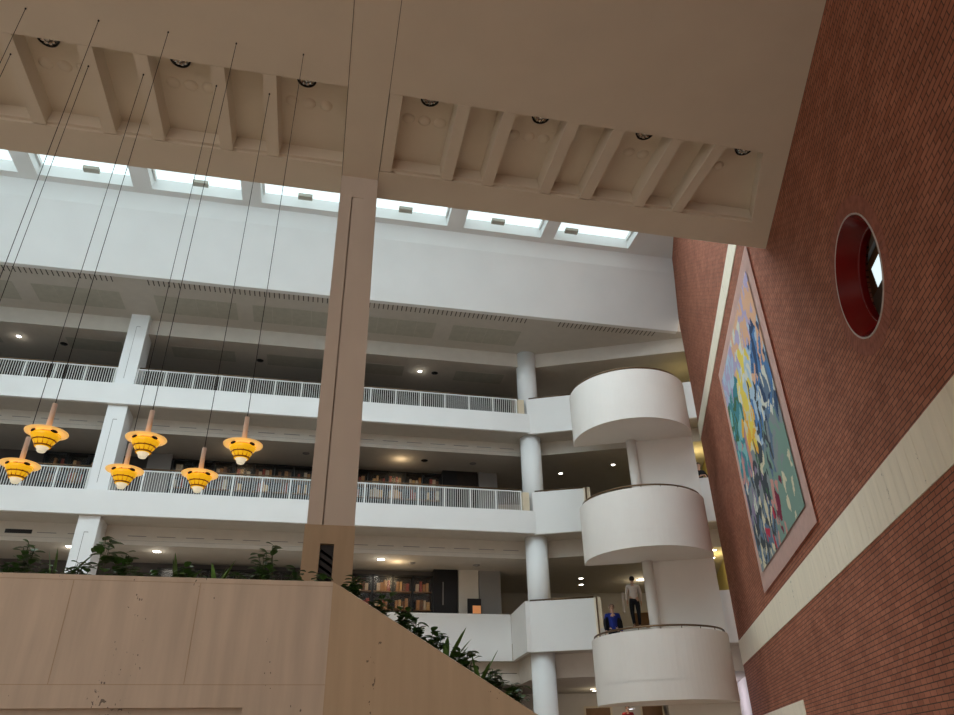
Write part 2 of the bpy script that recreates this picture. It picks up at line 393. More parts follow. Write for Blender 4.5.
# stone bands
def stone(name, s0, s1, z0, z1, n):
    bm = bmesh.new(); w = (s1-s0)/n
    for k in range(n): box(bm, U-.018, U+.02, s0+k*w+.004, s0+(k+1)*w-.004, z0, z1)
    return struct(name, bm, 'stone', fr=E4)
stone('trim_13', -4, 26.75, 4.33, 5.06, 100)
stone('trim_14', -4, 26.75, 12.40, 13.0, 40)
stone('trim_15', 18.55, 26.75, 1.9, 2.74, 24)

# ================================================================== PARAPETS, PANELS
def para(lbl, bm, fr=I4, m='white', g=None): return tag(obj('balcony_parapet', bm, m, fr=fr), lbl, 'parapet', g)
para('long white parapet band under the railing of the top gallery', bx(XL, 8.04, 26.0, 26.2, 13.47, 14.30))
para('long white parapet band under the railing of the middle gallery', bx(XL, 8.04, 26.0, 26.2, 9.29, 10.16))
para('recessed plain white parapet of the lower gallery behind the planter plants', bx(XL, 7.64, 28.8, 28.92, 5.08, 6.80))
para('short white return parapet turning forward from the recessed lower gallery', prism(bmesh.new(), [(7.66, 28.92), (7.50, 26.17), (7.66, 26.17), (7.80, 28.92)], 5.08, 6.80))
LN = {3: 'top', 2: 'middle', 1: 'lower'}
for lv, u0, z0, z1 in ((3, -3.02, 13.42, 15.0), (2, -3.0, 9.25, 10.92), (1, -3.42, 5.07, 6.79)):
    para('tall white parapet block beside the round column on the %s gallery' % LN[lv], bx(u0, -1.0, 27.08, 27.2, z0, z1), E4)
    para('short white parapet between the curved balcony and brick wall, %s gallery' % LN[lv], bx(2.75, 3.9, 27.0, 27.14, z0, z1), E4)
    t = thing('gate_post', 'pale stone jamb with bronze rail at the stair opening, %s gallery' % LN[lv], 'post', (-.93, 27.05, z0), fr=E4)
    obj('stone_jamb', bx(-.995, -.93, 27.0, 27.3, z0+.02, z1), 'stone', t, fr=E4)
    obj('stone_jamb', bx(-.86, -.74, 27.05, 27.3, z0+.02, z1+.02), 'cream', t, fr=E4)
    obj('rail_bar', bx(-.92, -.88, 27.1, 27.14, z0+.02, z1+.06), 'bronze', t, fr=E4)
    hb = bmesh.new(); tube(hb, [(u0+.1, 27.12, z1+.05), (-1.0, 27.12, z1+.05)], .025)
    for u in (-2.8, -2.0, -1.2): tube(hb, [(u, 27.12, z1-.02), (u, 27.12, z1+.05)], .012)
    tag(obj('handrail', hb, 'bronze', fr=E4), 'thin bronze handrail on the white parapet block of the %s gallery' % LN[lv], 'handrail')
for lv, z0, z1 in ((3, 14.30, 14.98), (2, 10.16, 10.92)):
    tag(obj('end_pier', bx(7.60, 7.86, 26.08, 26.3, z0, z1), 'cream'), 'narrow cream pier ending the railing on the %s gallery' % LN[lv], 'pier')

# ---- railings
def railing(x0, x1, z, ztop, n, label, grp='white slatted gallery railings'):
    t = thing('railing', label, 'railing', ((x0+x1)/2, 26.3, z), group=None)
    w = (x1-x0)/n; y = 26.3
    obj('top_rail', bx(x0, x1, y-.02, y+.02, ztop-.04, ztop), 'rail', t)
    obj('bottom_rail', bx(x0, x1, y-.02, y+.02, z+.05, z+.08), 'rail', t)
    hb = bmesh.new(); tube(hb, [(x0, y+.12, ztop+.10), (x1, y+.12, ztop+.10)], .03)
    for k in range(n): tube(hb, [(x0+(k+.5)*w, y, ztop-.02), (x0+(k+.5)*w, y+.12, ztop+.08)], .012, 6)
    obj('handrail', hb, 'bronze', t)
    po = ba = None
    for k in range(n+1):
        if po is None: po = first = obj('post', bx(x0-.03, x0+.03, y-.03, y+.03, z, ztop), 'rail', t)
        else:
            c = link(po.copy()); c.parent = t; c.location = (k*w, 0, 0)
    cnt = 0; rest = bmesh.new(); any_rest = False
    for k in range(n):
        for j in range(1, 12):
            off = k*w + j*w/12
            if cnt == 0:
                ba = obj('baluster', bx(x0+off-.009, x0+off+.009, y-.015, y+.015, z+.08, ztop-.04), 'rail', t); b0 = off
            else:
                c = link(ba.copy()); c.parent = t; c.location = (off-b0, 0, 0)
            cnt += 1
    return t
for lv, z, zt in ((3, 14.30, 15.10), (2, 10.16, 11.04)):
    railing(-15.5, -8.2, z, zt, 7, 'white slatted railing left of the square column on the %s gallery' % LN[lv])
    railing(-7.42, -.25, z, zt, 7, 'white slatted railing between square column and tall beige pillar, %s gallery' % LN[lv])
    railing(.45, 7.58, z, zt, 7, 'white slatted railing between tall beige pillar and round column, %s gallery' % LN[lv])

# ---- columns
def sqcol(x, z0, z1, label):
    t = thing('square_column', label, 'column', (x, 26.65, z0))
    obj('shaft', bx(x-.34, x+.34, 26.15, 27.18, z0, z1), 'column', t)
    obj('joint_line', box(bx(x-.06, x-.045, 26.146, 26.16, z0+.3, z1-.55), x-.06, x+.08, 26.146, 26.16, z1-.57, z1-.55), 'greywall', t)
for x, nm in ((-7.78, 'left part of the photo'), (.1, 'bay behind the tall beige pillar')):
    sqcol(x, 14.30, 17.46, 'white square column of the top gallery in the %s' % nm)
    sqcol(x, 10.16, 13.45, 'white square column of the middle gallery in the %s' % nm)
    sqcol(x, 0, 9.27, 'tall white square column under the middle gallery in the %s' % nm)
for z0, z1, nm in ((13.8, 17.46, 'top'), (9.85, 13.45, 'middle'), (5.7, 9.27, 'lower')):
    c = cyl(bmesh.new(), (8.2, 26.62), .425, z0, z1, 48)
    tag(obj('round_column', c, 'column'), 'round white column of the %s gallery' % nm, 'column')
tag(obj('round_column', cyl(bmesh.new(), (8.2, 26.62), .43, 0, 5.1, 48), 'column'), 'round white column below the lower gallery, at the foot of the photo', 'column')

# ---- curved stair balconies
UC, DC, R = .98, 24.1, 2.05
def arcpts(r, n=40): return [(UC+r*math.cos(PI+PI*i/n), DC+r*math.sin(PI+PI*i/n)) for i in range(n+1)]
for lv, z0, z1 in ((3, 11.45, 13.27), (2, 7.24, 9.08), (1, 3.06, 4.89)):
    t = thing('curved_balcony', ['', 'lowest white curved stair balcony, two people behind its bronze rail', 'middle white curved stair balcony of the three', 'topmost white curved stair balcony, above the other two'][lv], 'balcony', (UC, DC-1, z0), fr=E4)
    o, i_ = arcpts(R), arcpts(R-.14)
    bm = bmesh.new()
    prism(bm, o + i_[::-1], z0+.5, z1)
    for f in bm.faces:
        if abs(f.normal.z) < .5: f.smooth = False
    obj('curved_parapet', bm, 'balcony', t, fr=E4)
    obj('landing_slab', prism(bmesh.new(), arcpts(R), z0, z0+.52), 'balcony', t, fr=E4)
    hb = bmesh.new(); tube(hb, [(x, y, z1+.10) for x, y in arcpts(R-.10)], .028)
    for k in range(1, 10):
        x, y = arcpts(R-.10, 10)[k]; tube(hb, [(x, y, z1-.02), (x, y, z1+.10)], .012, 6)
    obj('handrail', hb, 'bronze', t, fr=E4)
    # flight of steps up from the landing to the gallery on the left
    zt = {3: 13.8, 2: 9.85, 1: 5.7}[lv]; zf = z0+.52; n = 11
    pr = [(DC, zf-.35)]
    for k in range(n):
        d0 = DC + k*(27.0-DC)/n; zz = zf + (k+1)*(zt-zf)/n
        pr += [(d0, zz), (DC+(k+1)*(27.0-DC)/n, zz)]
    pr += [(27.0, zt-.35)]
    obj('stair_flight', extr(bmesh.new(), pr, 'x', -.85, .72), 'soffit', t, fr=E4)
# spine wall and slim columns between the balconies
struct('wall_stair', bx(1.0, 3.02, 24.1, 24.3, 0, 11.45), 'balcony', fr=E4)
for z0, z1, nm in ((9.85-1.6, 11.45, 'middle'), (3.6, 7.24, 'lowest')):
    tag(obj('slim_column', cyl(bmesh.new(), (.93, 24.03), .17, z0, z1, 32), 'balcony', fr=E4), 'slim pale round column rising from the %s curved balcony' % nm, 'column')

# ================================================================== TALL PILLAR
t = thing('pillar', 'tall beige pillar from the planter up to the low ceiling', 'pillar', (.115, 9.9, 0))
bm = bmesh.new()
box(bm, -.2, .43, 9.68, 10.2, 4.42, 10.66); box(bm, -.2, .43, 9.6, 9.69, 10.2, 10.66)
box(bm, -.2, 0, 9.6, 9.69, 4.42, 10.2); box(bm, .02, .2, 9.615, 9.69, 4.42, 10.2); box(bm, .2, .43, 9.6, 9.69, 4.42, 10.2)
obj('shaft', bm, 'pillar', t)
bm = bmesh.new()
box(bm, -.22, 0, 9.57, 10.22, 0, 4.42); box(bm, .18, .44, 9.57, 10.22, 0, 4.42); box(bm, 0, .18, 9.57, 10.22, 4.17, 4.42); box(bm, 0, .18, 9.9, 10.22, 0, 4.17); box(bm, 0, .18, 9.57, 9.9, 0, 3.2)
pb = obj('stone_base', bm, 'travb', t)
bm = bx(0, .18, 9.63, 9.64, 3.2, 4.17)
obj('vent_grille', bm, 'black', t)
bm = bmesh.new()
for k in range(9):
    z = 3.28+k*.1
    v = [bm.verts.new(p) for p in ((.005, 9.60, z), (.175, 9.60, z-.11), (.175, 9.60, z-.08), (.005, 9.60, z+.03))]
    bm.faces.new(v)
bmesh.ops.solidify(bm, geom=bm.faces[:], thickness=.01)
obj('louvre', bm, 'greywall', t)

# ================================================================== PLANTER WALLS
bm = bmesh.new()
box(bm, XL, .16, 7.5, 7.74, 2.10, 3.235)
box(bm, XL, .16, 7.62, 7.74, 0, 2.10); box(bm, -.56, .16, 7.5, 7.63, 0, 2.10)
tw = tag(obj('planter_wall', bm, 'trav'), 'long pitted beige travertine planter wall with plants along its top', 'wall')
bm = bmesh.new()
for x in (-15, -12.6, -10.2, -7.8, -5.6, -3.45, -2.23, -1.1): box(bm, x, x+.006, 7.497, 7.505, 2.29, 3.19)
box(bm, XL, .16, 7.497, 7.505, 2.285, 2.291); box(bm, XL, .16, 7.497, 7.505, 3.185, 3.19)
obj('slab_joints', bm, M['travb'], tw)
# sloping wall, in the e frame: u from -2.82 down to the right
D7 = 7.5*CA + .16*SA; u0 = .16*CA - 7.5*SA
def slz(u): return 3.235 - (u-u0)*.632
bm = bmesh.new()
extr(bm, [(u0, 0), (u0+5.1, 0), (u0+5.1, slz(u0+5.1)), (u0, 3.235)], 'y', D7, D7+.24)
sw = tag(obj('sloping_wall', bm, 'travb', fr=E4), 'smooth shaded brown travertine wall sloping down to the right beside the stair', 'wall')
obj('soil_bed', bx(XL, .12, 7.74, 8.7, 2.6, 3.1), 'soil', tw)
bm = bmesh.new(); extr(bm, [(u0+.1, 2.4), (u0+5.0, 0), (u0+5.0, slz(u0+5.0)-.2), (u0+.1, 3.0)], 'y', D7+.24, D7+.9)
obj('soil_bed', bm, 'soil', sw, fr=E4)

def leaf(bm, base, d, L, w, droop=.25, fold_=.15):
    base = Vector(base); d = Vector(d).normalized(); side = d.cross(Vector((0, 0, 1)))
    if side.length < .05: side = Vector((1, 0, 0))
    side.normalize(); nrm = side.cross(d); rows = []
    for k in range(7):
        t = k/6; ww = w*math.sin(PI*min(1, t*.92+.06))**.8 if k < 6 else 0
        c = base + d*L*t + Vector((0, 0, -1))*droop*L*t*t
        rows.append((c - side*ww + nrm*fold_*ww, c, c + side*ww + nrm*fold_*ww))
    vs = [[bm.verts.new(p) for p in r] for r in rows]
    for k in range(6):
        for j in range(2): bm.faces.new((vs[k][j], vs[k][j+1], vs[k+1][j+1], vs[k+1][j])).smooth = True
def plant(x, y, z, h, kind, label, fr=I4, spread=.16):
    t = thing('leafy_plant' if kind != 'sword' else 'sword_leaf_plant', label, 'plant', (x, y, z), fr=fr)
    st = bmesh.new(); lf = bmesh.new()
    if kind == 'sword':
        for k in range(5):
            a = random.uniform(-1, 1)*.5; b_ = random.uniform(-.3, .3)
            leaf(lf, (x+random.uniform(-.03, .03), y, z), (a+.28, b_, 1), h*(1.1 if k == 0 else random.uniform(.6, 1.0)), .034, .05, .3)
        tube(st, [(x, y, z), (x, y, z+.08)], .02, 6)
    else:
        ns = {'bush': 9, 'low': 10, 'big': 5}[kind]
        for k in range(ns):
            ang = random.uniform(0, 2*PI); r = random.uniform(.2, 1)*spread
            top = Vector((x+r*math.cos(ang), y+r*.6*math.sin(ang), z+h*random.uniform(.55, 1.0)))
            if k == 0: top = Vector((x, y, z+h))
            tube(st, [(x+r*.3*math.cos(ang), y, z), (x+r*.6*math.cos(ang), y, z+(top.z-z)*.5), top], .004, 5)
            m = {'bush': 7, 'low': 6, 'big': 6}[kind]
            for j in range(m):
                f = .45+.55*(j+1)/m; p = Vector((x+r*.6*math.cos(ang), y, z)).lerp(top, f)
                aa = random.uniform(0, 2*PI)
                L = {'bush': .10, 'low': .10, 'big': .135}[kind]*random.uniform(.8, 1.25)
                leaf(lf, p, (math.cos(aa), math.sin(aa)*.6, random.uniform(-.1, .7)), L, L*.34, .3)
    obj('stems', st, 'stem', t, fr=fr); obj('foliage', lf, 'leaf2' if kind == 'sword' else 'leaf', t, fr=fr)
ps = [(-3.28, .50, 'bush', 'leafy plant cut by the left edge of the photo on the planter'),
      (-3.02, .34, 'low', 'low dark leafy plant second from left along the planter'),
      (-2.86, .55, 'bush', 'round leaved bushy plant near the left edge of the planter'),
      (-2.56, .56, 'sword', 'tall pointed sword leaf standing left of the white square column'),
      (-2.70, .34, 'low', 'low leafy plant at the foot of the tall sword leaf'),
      (-2.36, .36, 'low', 'dark clump of leaves in front of the white square column foot'),
      (-2.10, .62, 'big', 'tallest broad leaved plant, just right of the white square column'),
      (-1.93, .48, 'big', 'broad oval leaved plant right beside the tallest plant'),
      (-1.66, .30, 'low', 'low sparse plant right of the broad oval leaved plant'),
      (-1.40, .50, 'sword', 'drooping sword leaf plant in the middle of the planter'),
      (-1.28, .36, 'low', 'low dark plant just right of the drooping sword leaf plant'),
      (-1.02, .46, 'sword', 'slim leaning sword leaf plant right of the planter middle'),
      (-.80, .31, 'low', 'low plant between the slim sword leaf plant and the upright tall one'),
      (-.50, .60, 'bush', 'upright small leaved plant left of the tall beige pillar'),
      (-.60, .34, 'low', 'low leaves at the foot of the upright small leaved plant'),
      (-.24, .38, 'low', 'low plant against the left side of the pillar base'),
      (.0, .33, 'low', 'low plant in front of the pillar vent grille')]
for x, h, k, lb in ps: plant(x*1.012, 8.03, 3.10, h, k, lb)
ps = [(-2.78, .36, 'low', 'leafy plant at the top of the sloping wall beside the pillar'),
      (-2.45, .36, 'low', 'first trailing plant down the sloping wall'),
      (-2.24, .36, 'bush', 'bushy plant near the top of the sloping wall, before the glazed bookcases'),
      (-2.08, .33, 'low', 'plant on the sloping wall overlapping the recessed white parapet left end'),
      (-1.90, .32, 'low', 'plant just left of the upper sword leaf on the sloping wall'),
      (-1.76, .48, 'sword', 'upper sword leaf plant on the sloping wall'),
      (-1.58, .33, 'low', 'plant between the two sword leaf plants of the sloping wall'),
      (-1.44, .46, 'sword', 'lower sword leaf plant on the sloping wall'),
      (-1.30, .33, 'low', 'lowest but one plant on the sloping wall'),
      (-1.12, .30, 'low', 'last plant down the sloping wall')]
for u, h, k, lb in ps:
    plant(u, D7+.44, slz(u)-.19, h, k, lb, fr=E4, spread=.11)

# ================================================================== PENDANT LAMPS
def pendant(zl, label):
    """base at the bowl bottom, (0,0)"""
    t = thing('pendant_lamp', label, 'lamp', (0, 0, 0))
    return t
def build_pendant(x, y, zl, label):
    t = thing('pendant_lamp', label, 'lamp', (x, y, zl-.26))
    bm = lathe(bmesh.new(), (x, y, zl), [(.075, .012), (.12, .004), (.175, -.002), (.194, .001), (.197, .008), (.175, .010), (.12, .018), (.075, .026)], 48)
    obj('disc_shade', bm, 'shade', t)
    b = lathe(bmesh.new(), (x, y, zl), [(.0, -.15), (.066, -.15), (.080, -.12), (.104, -.085), (.128, -.045), (.136, -.020), (.118, -.018), (.10, -.06), (.07, -.10), (0, -.13)], 40)
    bo = obj('glass_bowl', b, 'bowl', t)
    bm = lathe(bmesh.new(), (x, y, zl), [(.105, -.078), (.098, -.088), (.101, -.090), (.109, -.079)], 40)
    lathe(bm, (x, y, zl), [(.074, -.145), (.078, -.130), (.081, -.131), (.077, -.147)], 40)
    for k in range(12):
        a = 2*PI*k/12 + .2
        tube(bm, [(x+r*math.cos(a), y+r*math.sin(a), zl+z) for r, z in ((.112, -.070), (.085, -.108), (.074, -.140))], .0035, 5)
    obj('brass_band', bm, 'brass', bo)
    obj('glass_cup', lathe(bmesh.new(), (x, y, zl), [(0, -.18), (.016, -.18), (.020, -.198), (.034, -.198), (.040, -.188), (.044, -.172), (.060, -.15), (.05, -.151), (0, -.155)], 32), 'cup', t)
    for k in range(4):
        a = PI*k/2 + PI/4 + .05
        q = bmesh.new(); bmesh.ops.create_icosphere(q, subdivisions=2, radius=1, matrix=Matrix.Translation((x+.132*math.cos(a), y+.132*math.sin(a), zl-.012)) @ Matrix.Rotation(a, 4, 'Z') @ Matrix.Diagonal((.014, .038, .016, 1)))
        obj('dark_oval', q, 'black', t)  # black ovals stand in for the dark openings between bowl and disc
    bm = cyl(bmesh.new(), (x, y), .028, zl+.01, zl+.32, 20, .024); cyl(bm, (x, y), .05, zl-.022, zl+.02, 20, .03)
    obj('stem_tube', bm, 'tube', t)
    bm = bmesh.new(); tube(bm, [(x, y, zl+.31), (x, y, 10.66)], .004, 6)
    cd = obj('cord', bm, 'cord', t)
    obj('ceiling_rose', cyl(bmesh.new(), (x, y),   .011, 10.64, 10.66, 12), 'cord', t)
LP = [(-2.73, 7.22, 4.52, 'lit amber pendant lamp, higher one left of the square column'),
      (-3.20, 8.04, 4.47, 'lit amber pendant lamp at the left edge, lowest of the left pair'),
      (-1.81, 7.22, 4.52, 'lit amber pendant lamp just right of the square column, higher of its pair'),
      (-2.16, 8.04, 4.47, 'lit amber pendant lamp overlapping the square column foot, lower of its pair'),
      (-.87, 7.22, 4.52, 'lit amber pendant lamp nearest the tall beige pillar'),
      (-1.38, 8.04, 4.47, 'lit amber pendant lamp second from the tall pillar, lower of its pair'),
      (-3.64, 7.22, 4.52, 'pendant lamp whose cord crosses the first full skylight, front one'),
      (-3.96, 8.04, 4.47, 'pendant lamp whose cord crosses the first full skylight, rear one'),
      (-4.56, 7.22, 4.52, 'pendant lamp outside the frame whose cord meets the ceiling farthest left, front'),
      (-5.00, 8.04, 4.47, 'pendant lamp outside the frame whose cord meets the ceiling farthest left, rear')]
for a in LP: build_pendant(*a)

# ================================================================== CEILING LIGHTS
# spotlights in the coffers
for i, x in enumerate((-4.52, -2.7, -.84, 1.09, 2.94, 4.78, 6.64)):
    nm = ['leftmost', 'second from left', 'third from left', 'fourth from left, first right of the pillar', 'fifth from left', 'sixth from left', 'rightmost'][i]
    t = thing('coffer_spotlight', 'dark chrome recessed spotlight in low ceiling, %s' % nm, 'spotlight', (x, 7.90, 10.86))
    obj('ring', lathe(bmesh.new(), (x, 7.86, 10.93), [(.125, .0), (.125, -.045), (.148, -.045), (.155, 0)], 32), 'black', t)
    bm = bmesh.new()
    for k in range(9):
        a = 2*PI*k/9; c = (x+.082*math.cos(a), 7.86+.082*math.sin(a), 10.895)
        bmesh.ops.create_icosphere(bm, subdivisions=1, radius=.034, matrix=Matrix.Translation(c))
    bmesh.ops.create_icosphere(bm, subdivisions=2, radius=.035, matrix=Matrix.Translation((x, 7.86, 10.885)))
    obj('reflector', bm, 'chrome', t)
for i, x in enumerate((-4.43, -2.61, -.80, 1.07, 2.87, 4.70, 6.42)):
    nm = ['leftmost', 'second from left', 'third from left', 'fourth from left, first right of the pillar', 'fifth from left', 'sixth from left', 'rightmost'][i]
    for k in (-1, 0, 1):
        if i == 6 and k == 1: continue
        if i == 5 and k == -1: continue
        cx = x + k*.265
        bm = lathe(bmesh.new(), (cx, 8.36, 10.94), [(0, -.034), (.05, -.032), (.08, -.024), (.10, -.008), (.106, 0)], 28, False)
        tag(obj('downlight_cap', bm, 'plaster'), 'round plaster coloured cap, %s coffer' % nm, 'downlight', 'downlight caps in the %s lit coffer' % nm)
# gallery ceiling lights
def spot(x, y, z, label, r=.085, m='lamp'):
    t = thing('ceiling_light', label, 'light', (x, y, z-.03))
    obj('trim_ring', lathe(bmesh.new(), (x, y, z), [(r, 0), (r, -.025), (r+.03, -.02), (r+.035, 0)], 24), 'white', t)
    obj('lens', cyl(bmesh.new(), (x, y), r, z-.02, z+.0, 20), m, t)
spot(-12.46, 27.56, 16.8, 'small bright round ceiling light above the top gallery, far left')
spot(3.63, 27.62, 16.8, 'small bright round ceiling light above the top gallery, right of the pillar')
spot(-5.78, 27.93, 8.6, 'bright ceiling light above the lower gallery, right of the square column', .14)
spot(2.34, 27.97, 8.6, 'bright ceiling light above the lower gallery, right of the tall pillar', .14)
spot(-8.62, 27.65, 8.6, 'bright ceiling light above the lower gallery behind the left plants', .14)
spot(10.2, 27.8+1.0, 12.88, 'small ceiling spot above the middle gallery nearest the stone jamb')
spot(12.14, 27.41, 12.88, 'small ceiling spot above the middle gallery left of the curved balcony')
for x, y, l in ((11.19, 30.04, 'farther left'), (11.6, 31.2, 'farther right')): spot(x, y, 8.6, 'small ceiling spot over the lower gallery beside the people, %s one' % l, .10)
for x, y, l in ((11.56, 30.87, 'front'), (11.97, 31.73, 'rear')): spot(x, y, 4.3, 'small ceiling spot in the ground floor hall, %s of a pair' % l, .09)
for (x, y), l in ((W2(4.0-.35, 28.6), 'upper'), (W2(4.0-.3, 29.8), 'lower')): spot(x, y, 8.6, 'warm spot by the yellow wall beside the brick wall edge, %s' % l, .09)
for x, y, l in ((9.84, 23.04, 'left'), (11.18, 22.5, 'middle'), (12.55, 22.0, 'right')): spot(x, y, 3.06, 'downlight under the lowest curved balcony, %s of three' % l, .08, 'lampw')
spot(*W2(.9, 33), 8.6, 'round ceiling lamp shining behind the man in the pale shirt', .16)
# small detectors / vents
for i, (x, y, z, l) in enumerate(((-10.9, 27.9, 16.8, 'top gallery, left of the square column'), (-3.2, 27.9, 16.8, 'top gallery, left of the pillar'), (4.3, 27.7, 16.8, 'top gallery, right of the pillar'),
        (4.0, 28.3, 12.88, 'middle gallery, right of the pillar'), (6.1, 28.3, 12.88, 'middle gallery, near the round column'), (-.9, 28.3, 12.88, 'middle gallery, left of the pillar'), (-10.3, 28.0, 12.88, 'middle gallery, far left'),
        (6.2, 28.4, 8.6, 'lower gallery, near the round column'), (3.6, 28.4, 8.6, 'lower gallery, right of the pillar'))):
    b = lathe(bmesh.new(), (x, y, z), [(0, -.05), (.07, -.05), (.14, -.015), (.15, 0), (0, 0)], 20)
    tag(obj('ceiling_fitting', b, 'greywall' if i > 3 else 'black'), 'small dark round fitting in the ceiling of the %s' % l, 'fitting')
for a, b in ((-16, -13.2), (-12.3+1.6, -8.6), (-6.7, -4.2), (-2.9, -.2), (.6, 2.9), (5.2, 7.4)):
    obj('acoustic_panel', bx(a, b, 27.3, 28.2, 16.79, 16.81), 'panelgrey', bpy.data.objects['trim_6'])
obj('vent_strip', bx(-10.65, -9.8, 27.19, 27.22, 8.86, 9.0), 'black', bpy.data.objects['trim_11'])

# ================================================================== BOOKCASES AND BOOKS
def bookproto():
    out = []
    for i, mm in enumerate(BOOKM):
        bm = bx(-.055, .055, -.1, .1, 0, .36)
        bmesh.ops.bevel(bm, geom=[e for e in bm.edges if abs(e.verts[0].co.z-e.verts[1].co.z) > .1], offset=.012, segments=2, affect='EDGES')
        me = bpy.data.meshes.new('book'); bm.to_mesh(me); bm.free(); me.materials.append(mm); out.append(me)
    return out
BK = bookproto()
nbook = [0]
def bookcase(x0, n, z0, shelves, w, label, fill, grp, y=29.35, lblb=''):
    t = thing('bookcase', label, 'bookcase', (x0+n*w/2, y+.2, z0)); top = shelves[-1] + .62
    bm = bx(x0, x0+n*w, y+.38, y+.42, z0, top)
    obj('back_panel', bm, 'dark', t)
    for k in range(n+1): obj('upright', bx(x0+k*w-.04, x0+k*w+.04, y, y+.4, z0, top), 'black', t)
    for s in shelves: obj('shelf', bx(x0+.04, x0+n*w-.04, y+.06, y+.38, s-.04, s), 'brown', t)
    obj('plinth', bx(x0, x0+n*w, y, y+.36, z0, shelves[0]-.1), 'black', t)
    obj('cornice', bx(x0, x0+n*w, y, y+.4, top-.06, top), 'black', t)
    obj('glass_pane', bx(x0, x0+n*w, y+.01, y+.02, shelves[0], top-.06), 'glass', t)
    for s in shelves:
        for k in range(n):
            x = x0 + k*w + .13 + random.uniform(0, .12)
            while x < x0 + (k+1)*w - .12 and nbook[0] < 300:
                if random.random() < fill:
                    o = bpy.data.objects.new('book', random.choice(BK[:5] if random.random() < .8 else BK)); link(o)
                    o.location = (x, y+.2, s); o.scale = (random.uniform(.8, 1.25), 1, random.uniform(.78, 1.2))
                    tag(o, 'old leather volume on a bookcase shelf%s' % lblb, 'book', grp); nbook[0] += 1
                x += .135
bookcase(1.38, 4, 5.7, [7.02, 7.72], .80, 'glazed dark bookcase of red and tan volumes, lower gallery right of pillar', .95, 'books in the lower gallery bookcase right of the pillar', lblb=' of the lower gallery')
bookcase(1.0, 5, 9.85, [11.55, 12.1], .78, 'dark bookcase of gilt volumes, middle gallery right of pillar', .85, 'books in the middle gallery bookcase right of the pillar', lblb=' of the middle gallery, right of the pillar')
bookcase(-6.17, 7, 9.85, [11.55, 12.1], .80, 'long dark bookcase between square column and pillar, middle gallery', .72, 'books in the middle gallery bookcase left of the pillar', lblb=' of the middle gallery, left of the pillar')
bookcase(-10.9, 3, 9.85, [11.55, 12.1], .80, 'dark bookcase left of the square column, middle gallery', .6, 'books in the middle gallery bookcase left of the square column', lblb=' of the middle gallery, left of the square column')
bookcase(-5.9, 6, 5.7, [7.02, 7.72], .90, 'dark glazed bookcase behind the plants, lower gallery left of pillar', .0, 'x', lblb=' of the lower gallery, left of the pillar')
# plain wall panels beside the cases
def wp(x0, x1, z0, z1, m, label, y=29.3): tag(obj('wall_panel', bx(x0, x1, y, y+.4, z0, z1), m), label, 'panel')
wp(4.62, 5.6, 5.7, 8.6, 'black', 'black cabinet end right of the lower gallery bookcase')
obj('grey_strip', bx(4.98, 5.02, 29.28, 29.32, 7.2, 8.1), 'greywall', bpy.data.objects['wall_panel'])  # narrow upright grey strip on the black cabinet end
wp(5.64, 6.47, 5.7, 8.6, 'beige', 'plain beige wall panel right of the lower gallery bookcase')
wp(6.5, 7.4, 5.7, 8.6, 'greywall', 'pale grey pier left of the round column, lower gallery')
wp(4.95, 5.6, 9.85, 12.88, 'black', 'black cabinet end right of the middle gallery bookcase')
wp(5.6, 6.5, 9.85, 12.88, 'dark', 'dark brown panel beside the grey pier, middle gallery')
wp(6.56, 7.4, 9.85, 12.88, 'greywall', 'pale grey pier left of the round column, middle gallery')
wp(-7.1, -6.2, 9.85, 12.88, 'greywall', 'grey wall panel just right of the square column, middle gallery')
t = thing('display_screen', 'small black display with an orange lit corner on the lower gallery', 'screen', (6.25, 29.05, 5.7))
obj('housing', bx(5.95, 6.5, 29.02, 29.1, 6.6, 7.42), 'black', t); obj('stand', bx(6.18, 6.26, 29.03, 29.09, 5.7, 6.6), 'black', t); obj('lit_panel', bx(6.15, 6.48, 29.0, 29.02, 6.85, 7.15), 'orange', t)

# ground floor end: doors
for i, (a, b) in enumerate(((-2.13, -1.06), (.34, 1.2))):
    d = struct('door_%d' % (i+1), bx(a, b, 35.9, 36.0, 0, 3.75), 'brown', fr=E4)
    obj('door_frame', box(box(bx(a-.08, a, 35.88, 36.0, 0, 3.83), b, b+.08, 35.88, 36.0, 0, 3.83), a, b, 35.88, 36, 3.75, 3.83), 'cream', d, fr=E4)
struct('wall_hall', bx(1.74, 4.15, 33.9, 34.1, 0, 4.3), 'balcony', fr=E4)
t = thing('service_desk', 'brown wooden desk front seen behind the man in the pale shirt', 'desk', (.95, 33, 5.7), fr=E4)
obj('desk_front', bx(.35, 1.6, 33, 33.6, 5.7, 7.2), 'brown', t, fr=E4); obj('desk_top', bx(.3, 1.65, 32.95, 33.65, 7.2, 7.26), 'cream', t, fr=E4)

# ================================================================== TAPESTRY (plain abstract weave)
t = thing('tapestry', 'large pink bordered woven tapestry hanging on the red brick wall', 'tapestry', (U-.1, 17.15, 5.4), fr=E4)
S0, S1, T0, T1 = 13.76, 20.20, 5.34, 11.76
def tu(s, z):  # gentle billow of the cloth
    return U-.045 - .006*math.sin((s-S0)*1.1+.6)*(T1-z)/6.5
def sheet(bm, s0, s1, z0, z1, n, off, th=.02, fn=None):
    g = [[bm.verts.new((tu(s0+(s1-s0)*i/n, z0+(z1-z0)*j/n)-off, s0+(s1-s0)*i/n, z0+(z1-z0)*j/n)) for j in range(n+1)] for i in range(n+1)]
    for i in range(n):
        for j in range(n):
            f = bm.faces.new((g[i][j], g[i][j+1], g[i+1][j+1], g[i+1][j])); f.smooth = True
            if fn: f.material_index = fn(s0+(s1-s0)*(i+.5)/n, z0+(z1-z0)*(j+.5)/n)
bm = bmesh.new(); sheet(bm, S0, S1, T0, T1, 24, 0)
for f in bm.faces: f.smooth = False
